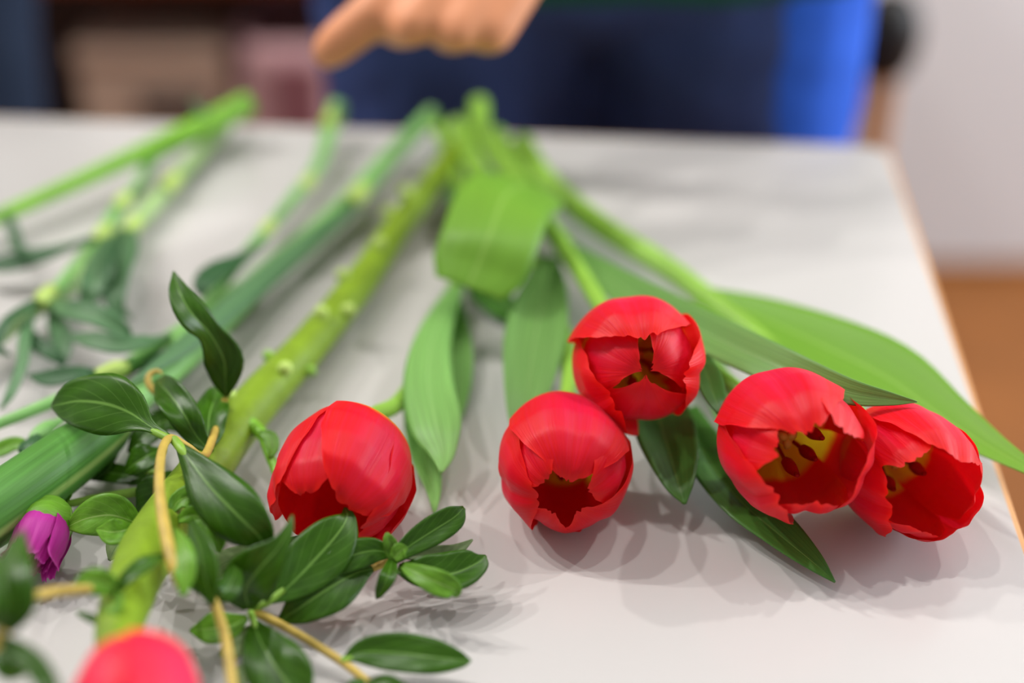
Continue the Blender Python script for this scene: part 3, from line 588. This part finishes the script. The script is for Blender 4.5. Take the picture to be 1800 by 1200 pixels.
sprig('vine_sprig', 'vine sprig with pointed dark leaves lying right in front of the left tulip', (440, 1070, 0),
      [([(670, 1220, .7, 14), (640, 1193, .7, 14), (600, 1162, .8, 15), (520, 1112, 1.0, 15), (465, 1083, 1.2, 16), (438, 1070, 1.4, 14)], 'vstem'),
       ([(440, 1070, 1.4, 14), (470, 1058, 1.6, 14), (500, 1035, 1.8, 10)], 'vstem_green'),
       ([(600, 1040, 1.0, 8), (645, 1005, 1.2, 12), (672, 991, 1.4, 14), (692, 980, 1.6, 18)], 'vstem'),
       ([(500, 1040, 1.2, 10), (560, 1040, 1.0, 10), (610, 1030, 1.0, 10), (645, 1005, 1.2, 10)], 'vstem_green'),
       ([(600, 1160, .9, 12), (620, 1157, .9, 9)], 'vstem_green'),
       ([(440, 1075, 1.4, 12), (447, 1095, 1.3, 12), (455, 1120, 1.2, 8)], 'vstem_green')],
      [dict(p=[(438, 1070, 1.6, 20), (432, 1035, 2.4, 96), (458, 998, 3.2, 86), (490, 962, 3.8, 42), (508, 928, 4.2, 17), (514, 905, 4.4, 3)], k=.9, fold=.1, roll=(0, -10)),
       dict(p=[(475, 1058, 1.6, 10), (510, 1028, 1.8, 62), (552, 985, 2.1, 100), (592, 940, 2.5, 82), (610, 910, 2.7, 34), (606, 892, 2.8, 4)], k=.85, fold=.1, roll=(0, 10)),
       dict(p=[(655, 1000, 1.4, 10), (625, 1008, 1.5, 56), (578, 1034, 1.5, 92), (530, 1066, 1.2, 66), (488, 1094, .7, 5)], k=.7, fold=.15, cup=-.1),
       dict(p=[(690, 972, 1.8, 14), (655, 968, 2.0, 46), (615, 978, 2.0, 56), (575, 1000, 1.8, 36), (545, 1020, 1.5, 5)], k=.8, fold=.1),
       dict(p=[(690, 985, 1.7, 18), (722, 958, 2.0, 40), (762, 932, 2.2, 52), (798, 909, 2.4, 44), (815, 892, 2.5, 8)], k=.8, fold=.25, roll=(0, 15)),
       dict(p=[(700, 1000, 1.4, 18), (745, 1008, 1.4, 62), (795, 1008, 1.3, 78), (838, 990, 1.4, 50), (854, 976, 1.5, 4)], k=.45, fold=.3),
       dict(p=[(706, 993, 1.8, 12), (735, 1008, 2.0, 34), (770, 1024, 2.0, 46), (797, 1036, 1.8, 34), (803, 1048, 1.5, 6)], m='vleaf_light', k=.8, fold=.15),
       dict(p=[(715, 978, 1.3, 10), (760, 974, 1.4, 28), (800, 968, 1.5, 24), (831, 948, 1.7, 3)], m='vleaf_pale', k=.6, fold=.2),
       dict(p=[(690, 985, 1.8, 16), (682, 1012, 2.0, 30), (668, 1040, 1.6, 18), (662, 1052, 1.3, 3)], k=.8, fold=.2),
       dict(p=[(692, 985, 1.8, 14), (688, 962, 2.2, 28), (682, 945, 2.5, 18), (680, 936, 2.6, 4)], m='vleaf_light', k=.8),
       dict(p=[(692, 982, 2.0, 18), (704, 968, 2.2, 30), (716, 962, 2.3, 6)], m='vleaf_light', k=.8),
       dict(p=[(604, 1158, .9, 8), (640, 1146, 1.0, 48), (700, 1148, 1.0, 72), (760, 1155, 1.0, 66), (808, 1160, .9, 32), (828, 1161, .8, 3)], k=.5, fold=.2),
       dict(p=[(448, 1092, 1.3, 10), (455, 1120, 1.3, 56), (480, 1165, 1.2, 104), (512, 1210, 1.0, 96), (535, 1245, .8, 5)], k=.6, fold=.12),
       dict(p=[(435, 1085, 1.2, 10), (405, 1100, 1.0, 50), (370, 1105, .9, 56), (334, 1108, .7, 6)], m='vleaf_light', k=.5),
       dict(p=[(445, 1100, .8, 10), (425, 1125, .8, 44), (405, 1140, .6, 44), (385, 1150, .4, 6)], m='vleaf_pale', k=.4),
       dict(p=[(372, 1010, 1.2, 20), (398, 988, 1.6, 46), (440, 978, 1.7, 40), (475, 975, 1.5, 6)], m='vleaf_pale', k=.6, fold=.1),
       dict(p=[(460, 985, .8, 10), (490, 970, 1.0, 36), (515, 955, 1.0, 26), (535, 940, 1.2, 3)], m='vleaf', k=.6),
       dict(p=[(640, 1195, .9, 8), (625, 1205, 1.0, 26), (600, 1220, 1.0, 8)], k=.6),
       dict(p=[(645, 1200, .9, 8), (680, 1198, 1.1, 26), (720, 1210, 1.1, 8)], k=.6),
       dict(p=[(440, 1165, .6, 10), (425, 1185, .6, 30), (420, 1215, .5, 20)], m='vleaf_pale', k=.5)])
sprig('vine_sprig', 'upright tan vine stem with two small leaves right of the pinkish red bloom', (405, 1200, 0),
      [([(420, 1290, 2.0, 20), (408, 1200, 2.2, 20), (398, 1130, 2.5, 19), (383, 1075, 2.8, 18), (370, 1040, 3.0, 16), (362, 1010, 3.0, 10)], 'vstem')],
      [dict(p=[(372, 1045, 3.0, 10), (350, 1020, 3.2, 40), (338, 980, 3.4, 46), (335, 935, 3.6, 5)], k=.9, roll=-20),
       dict(p=[(376, 1050, 3.0, 10), (395, 1040, 3.1, 40), (410, 1015, 3.1, 36), (415, 985, 3.1, 5)], k=.9, roll=20)])
sprig('vine_sprig', 'blurred vine sprig with drooping leaves in the lower left corner', (20, 1080, 0),
      [([(-30, 1180, 5.0, 24), (5, 1110, 5.6, 28), (20, 1065, 5.6, 22), (70, 1045, 5.0, 20), (140, 1036, 4.6, 20), (205, 1038, 4.2, 16)], 'vstem')],
      [dict(p=[(15, 1110, 5.8, 20), (22, 1065, 6.4, 80), (20, 1010, 6.8, 82), (30, 960, 6.8, 40), (42, 930, 6.8, 4)], k=.95, cup=-.2),
       dict(p=[(0, 1120, 5.8, 14), (35, 1145, 5.9, 36), (68, 1175, 5.9, 44), (90, 1220, 5.8, 40), (95, 1260, 5.6, 5)], k=.9),
       dict(p=[(0, 1130, 5.4, 14), (5, 1160, 5.4, 40), (20, 1180, 5.2, 36), (45, 1185, 5.0, 5)], k=.8),
       dict(p=[(0, 1100, 6.2, 20), (-15, 1070, 6.8, 60), (-20, 1010, 7.0, 60), (-10, 970, 7.0, 5)], k=.9),
       dict(p=[(208, 1040, 4.2, 10), (185, 1026, 4.6, 44), (155, 1022, 4.6, 44), (130, 1030, 4.2, 6)], m='vleaf_light', k=.8),
       dict(p=[(200, 1045, 4.2, 10), (228, 1012, 4.6, 28), (262, 988, 4.6, 28), (296, 974, 4.2, 4)], k=.6, fold=.3),
       dict(p=[(204, 1042, 4.2, 10), (205, 1060, 4.4, 34), (195, 1085, 4.2, 30), (188, 1105, 3.8, 5)], m='vleaf_light', k=.9, roll=30),
       dict(p=[(200, 1080, 3.8, 8), (175, 1090, 3.8, 18), (145, 1080, 3.6, 12), (135, 1075, 3.5, 3)], k=.3)])
# ---------------------------------------------------------------- people
def caps(lst):
    """rounded cones (p0, r0, p1, r1, optional flattening) as one vertex/face list"""
    vs_, fs = [], []
    for (p0, r0, p1, r1) in lst:
        p0, p1 = Vector(p0), Vector(p1); t = (p1 - p0)
        L = t.length; t = t.normalized() if L > 1e-6 else Vector((0, 0, 1))
        s = t.cross(Vector((0.3, 0.2, 1))).normalized(); u = s.cross(t); o = len(vs_); ns = 16; rings = []
        for a in (-80, -55, -28, 0): rings.append((p0 + t * r0 * math.sin(R(a)), r0 * math.cos(R(a))))
        for a in (0, 28, 55, 80): rings.append((p1 + t * r1 * math.sin(R(a)), r1 * math.cos(R(a))))
        for (cc, rr) in rings:
            for k in range(ns):
                an = 2 * math.pi * k / ns; vs_.append(cc + s * rr * math.cos(an) + u * rr * math.sin(an))
        for i in range(len(rings) - 1):
            for k in range(ns):
                k2 = (k + 1) % ns; fs.append((o + i * ns + k, o + (i + 1) * ns + k, o + (i + 1) * ns + k2, o + i * ns + k2))
        fs.append(tuple(o + k for k in range(ns))); fs.append(tuple(o + (len(rings) - 1) * ns + k for k in range(ns))[::-1])
    return vs_, fs
def organic(name, lst, mat, parent, voxel, smooth=6, wrinkle=0.0):
    vs_, fs = caps(lst)
    o = mesh_obj(name, vs_, fs, mat, parent)
    rm = o.modifiers.new('union', 'REMESH'); rm.mode = 'VOXEL'; rm.voxel_size = voxel; rm.use_smooth_shade = True
    sm = o.modifiers.new('smooth', 'SMOOTH'); sm.iterations = smooth; sm.factor = 0.5
    if wrinkle:
        tx = bpy.data.textures.new(name + '_folds', 'CLOUDS'); tx.noise_scale = 0.06
        dp = o.modifiers.new('folds', 'DISPLACE'); dp.texture = tx; dp.strength = wrinkle; dp.mid_level = 0.5
    return o
def person(label, x, y, skin_arms, shirt_mat, pants_mat, hips=0.155, side=None):
    """feet at (x, y), facing the viewer; skin_arms: capsules in world coordinates for both arms and hands"""
    root = thing('person', label, 'person', (x, y, 0))
    def w_(a, b, c): return Vector((x + a, y + b, c))
    hd = [(w_(0, 0, 1.60), .072, w_(0, -.012, 1.54), .062), (w_(0, .012, 1.61), .083, w_(0, .012, 1.62), .083), (w_(0, -.06, 1.52), .035, w_(0, -.02, 1.54), .05),
          (w_(0, -.088, 1.585), .010, w_(0, -.098, 1.562), .013), (w_(.078, .01, 1.575), .012, w_(.08, .015, 1.60), .015), (w_(-.078, .01, 1.575), .012, w_(-.08, .015, 1.60), .015),
          (w_(0, .01, 1.52), .05, w_(0, .015, 1.40), .055), (w_(-.12, .01, 1.37), .05, w_(.12, .01, 1.37), .05),
          (w_(-.06, 0, 1.30), .09, w_(-.05, 0, 1.0), .08), (w_(.06, 0, 1.30), .09, w_(.05, 0, 1.0), .08), (w_(-.07, 0, .9), .09, w_(.07, 0, .9), .09),
          (w_(-.085, 0, .85), .075, w_(-.09, 0, .1), .04), (w_(.085, 0, .85), .075, w_(.09, 0, .1), .04)]
    organic('body', hd + skin_arms, M['skin'], root, 0.0035, 4)
    # hair, eyes, mouth
    organic('hair', [(w_(0, .03, 1.645), .085, w_(0, .035, 1.60), .085), (w_(0, .055, 1.58), .07, w_(0, .06, 1.50), .055), (w_(-.05, -.03, 1.675), .03, w_(.05, -.03, 1.675), .03)], M['hair'], root, 0.008)
    for s in (-1, 1): organic('eye', [(w_(s * .031, -.073, 1.597), .0085, w_(s * .032, -.073, 1.597), .0085)], M['dark'], root, 0.003, 2)
    organic('mouth', [(w_(-.02, -.09, 1.527), .005, w_(.02, -.09, 1.527), .005)], M['maroon'], root, 0.003, 2)
    tr = [(w_(-.07, 0, .93), .115, w_(.07, 0, .93), .115), (w_(-hips * .52, -.005, .86), .108, w_(hips * .52, -.005, .86), .108)]
    for s in (-1, 1):
        tr += [(w_(s * hips * .56, 0, .84), .098, w_(s * hips * .60, -.005, .48), .072), (w_(s * hips * .60, -.005, .48), .070, w_(s * hips * .62, .01, .10), .055)]
    tro = organic('trousers', tr, pants_mat, root, 0.008, 5, 0.013)
    if side:  # lit side of the same trousers, painted as a brighter blue shell
        organic('trouser_lit_side', [(w_(hips * .56, -.006, .93), .094, w_(hips * .62, -.006, .84), .090), (w_(hips * .62, -.006, .84), .090, w_(hips * .66, -.008, .48), .066),
                 (w_(hips * .66, -.008, .48), .064, w_(hips * .66, .008, .12), .050)], side, tro, 0.008, 5, 0.010)['label'] = 'side of the trousers painted bright blue as if lit'
    sh = [(w_(-.07, 0, 1.30), .112, w_(-.07, -.005, .96), .118), (w_(.07, 0, 1.30), .112, w_(.07, -.005, .96), .118), (w_(-.13, .01, 1.36), .065, w_(.13, .01, 1.36), .065), (w_(0, -.01, 1.3), .11, w_(0, -.01, .96), .12),
          (w_(-.09, -.008, .893), .1265, w_(.09, -.008, .893), .1265)]
    for s in (-1, 1):
        e = skin_arms[0 if s < 0 else 1]
        sh.append((e[0], .066, Vector(e[0]).lerp(Vector(e[2]), .8), .058))
    organic('shirt', sh, shirt_mat, root, 0.008, 5, 0.01)
    for s in (-1, 1):
        organic('shoe', [(w_(s * hips * .62, .03, .045), .045, w_(s * hips * .66, -.13, .035), .038)], M['shoe'], root, 0.006)
    return root
px_, py_ = 0.052, 0.905
def W_(a, b, c): return Vector((px_ + a, py_ + b, c))
def arms_main():
    D = 0.665
    sh_l, el_l, wr = W_(.20, 0, 1.33), W_(.27, -.06, 1.07), PD(1040, -215, D + .03)
    sh_r, el_r, wr_r = W_(-.20, 0, 1.33), W_(-.26, .08, 1.07), W_(-.10, .17, 1.0)
    lst = [(sh_r, .05, el_r, .042), (sh_l, .05, el_l, .042), (el_r, .042, wr_r, .029), (el_l, .042, wr, .029)]
    mc = [PD(742, -62, D - .004), PD(806, -62, D - .006), PD(874, -58, D - .004), PD(932, -56, D)]
    for m in mc: lst.append((wr, .020, m, .0125))
    lst.append((mc[0], .0125, mc[3], .0115))
    lst.append((PD(900, -130, D), .016, PD(960, -130, D), .016))
    fing = [[(742, -62, 0), (655, 25, -.004), (604, 66, 0), (580, 88, .003)],
            [(806, -62, -.004), (726, 44, -.014), (700, 50, .008), (742, 30, .018)],
            [(874, -58, -.003), (806, 54, -.014), (790, 60, .010), (830, 36, .020)],
            [(932, -56, 0), (868, 58, -.010), (850, 62, .012), (886, 40, .020)]]
    rads = [[.0125, .0112, .0108, .0096], [.0125, .0105, .0098, .009], [.012, .0105, .0096, .009], [.0112, .0098, .009, .0085]]
    for fg, rr in zip(fing, rads):
        ps = [PD(a, b, D + d) for a, b, d in fg]
        for k in range(3): lst.append((ps[k], rr[k], ps[k + 1], rr[k + 1]))
    th = [PD(930, -150, D + .03), PD(800, -110, D + .05), PD(720, -60, D + .052), PD(690, -20, D + .05)]
    for k in range(3): lst.append((th[k], .0125 - .001 * k, th[k + 1], .0115 - .001 * k))
    # the hand at the person's other side
    for k in range(4):
        q0 = wr_r + Vector((.0, -.02 + k * .018, -.07)); lst.append((wr_r, .02, q0, .011)); lst.append((q0, .0105, q0 + Vector((.005, -.004, -.045)), .0095)); lst.append((q0 + Vector((.005, -.004, -.045)), .0095, q0 + Vector((.018, -.006, -.075)), .008))
    lst.append((wr_r, .016, wr_r + Vector((.01, -.045, -.05)), .012)); lst.append((wr_r + Vector((.01, -.045, -.05)), .012, wr_r + Vector((.016, -.055, -.085)), .010))
    return lst
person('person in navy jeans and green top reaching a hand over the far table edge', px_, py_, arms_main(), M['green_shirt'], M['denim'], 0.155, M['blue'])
def arms_down(x, y):
    lst = []
    for s in (-1, 1):
        a, b, c = Vector((x + s * .20, y, 1.33)), Vector((x + s * .25, y + .03, 1.07)), Vector((x + s * .235, y - .02, .84))
        lst.append((a, .05, b, .042))
    for s in (-1, 1):
        b, c = Vector((x + s * .25, y + .03, 1.07)), Vector((x + s * .06, y - .17, 1.12)); lst.append((b, .042, c, .029))
        for k in range(4):
            q0 = c + Vector((0, -.03 + k * .018, -.07)); lst.append((c, .02, q0, .011)); lst.append((q0, .0105, q0 + Vector((-s * .006, -.004, -.045)), .0095)); lst.append((q0 + Vector((-s * .006, -.004, -.045)), .0095, q0 + Vector((-s * .018, -.006, -.075)), .008))
        lst.append((c, .016, c + Vector((-s * .01, -.045, -.05)), .012)); lst.append((c + Vector((-s * .01, -.045, -.05)), .012, c + Vector((-s * .016, -.055, -.085)), .010))
    return lst
x2, y2 = -0.575, 1.16
person('person in dark navy trousers standing at the far left behind the table', x2, y2, arms_down(x2, y2), M['navy_dark'], M['navy_dark'], 0.15)
# ---------------------------------------------------------------- things behind the table
def knob_pole():
    b = PD(1562, 55, 1.30); top = b.z
    root = thing('wooden_pole', 'orange-brown wooden pole stand with a black knob beside the trouser side painted as lit', 'stand', (b.x, b.y, 0))
    tube('pole', root, [(b.x, b.y, .03, .014), (b.x, b.y, .3, .014), (b.x, b.y, top - .02, .0135)], M['pole'], wpts=True, clamp=False, sides=16)
    tube('knob', root, [(b.x, b.y, top - .045, .008), (b.x, b.y, top - .038, .022), (b.x, b.y, top - .01, .030), (b.x, b.y, top + .012, .029), (b.x, b.y, top + .032, .018), (b.x, b.y, top + .038, .004)], M['black'], wpts=True, clamp=False, sides=20, n=24)
    tube('base', root, [(b.x, b.y, .0, .10), (b.x, b.y, .012, .10), (b.x, b.y, .02, .09), (b.x, b.y, .03, .02)], M['black'], wpts=True, clamp=False, sides=28, n=14)
knob_pole()
def shelf():
    y0, y1, xa, xb = 1.50, 1.86, -1.05, 0.10
    root = thing('shelf_unit', 'dark brown open shelf unit with a red-brown board behind the table', 'shelf', ((xa + xb) / 2, y0, 0))
    box('side_panel', xa, xa + .02, y0, y1, 0, 1.0, M['cabinet'], root); box('side_panel', xb - .02, xb, y0, y1, 0, 1.0, M['cabinet'], root)
    box('back_panel', xa + .02, xb - .02, y1 - .01, y1, 0, 1.0, M['cabinet'], root)
    box('shelf_board', xa + .02, xb - .02, y0, y1 - .01, .27, .29, M['cabinet'], root)
    box('shelf_board', xa + .02, xb - .02, y0, y1 - .01, .592, .63, M['redwood'], root)['label'] = 'red-brown shelf board'
    box('shelf_board', xa + .02, xb - .02, y0, y1 - .01, .97, 1.0, M['redwood'], root)
    # tan box
    bx_ = thing('cardboard_box', 'tan box with a dark slot on the shelf behind the bright green stem', 'box', (-.40, y0 + .12, .29))
    box('box_body', -.49, -.325, y0 + .02, y0 + .25, .29, .515, M['card'], bx_, .004)
    box('lid_rim', -.493, -.322, y0 + .017, y0 + .253, .497, .518, M['card'], bx_, .003)
    box('handle_slot', -.425, -.345, y0 + .016, y0 + .021, .438, .462, M['dark'], bx_)
    # mauve cloth bin
    mb = thing('cloth_bin', 'mauve cloth bin beside the tan box on the shelf', 'bin', (-.26, y0 + .1, .29))
    def bag(name, x0, x1, ya, yb, mat):
        n = 9; vs_, fs = [], []
        prof = [(.0, .92), (.06, 1.0), (.14, 1.0), (.21, .97), (.235, .98)]
        for (z, s) in prof:
            for k in range(24):
                an = 2 * math.pi * k / 24; cx, sx = math.cos(an), math.sin(an)
                q = (abs(cx) ** 6 + abs(sx) ** 6) ** (-1 / 6)
                vs_.append(((x0 + x1) / 2 + cx * q * s * (x1 - x0) / 2, (ya + yb) / 2 + sx * q * s * (yb - ya) / 2, .29 + z))
        for i in range(len(prof) - 1):
            for k in range(24): fs.append((i * 24 + k, i * 24 + (k + 1) % 24, (i + 1) * 24 + (k + 1) % 24, (i + 1) * 24 + k))
        fs.append(tuple(range(24))[::-1])
        o = mesh_obj(name, vs_, fs, mat, mb); sd = o.modifiers.new('t', 'SOLIDIFY'); sd.thickness = .004
        return o
    bag('bin_body', -.315, -.20, y0 + .01, y0 + .22, M['mauve'])
    box('bin_dark_front', -.268, -.215, y0 + .003, y0 + .009, .32, .50, M['maroon'], mb)  # darker right part of the bin front
shelf()
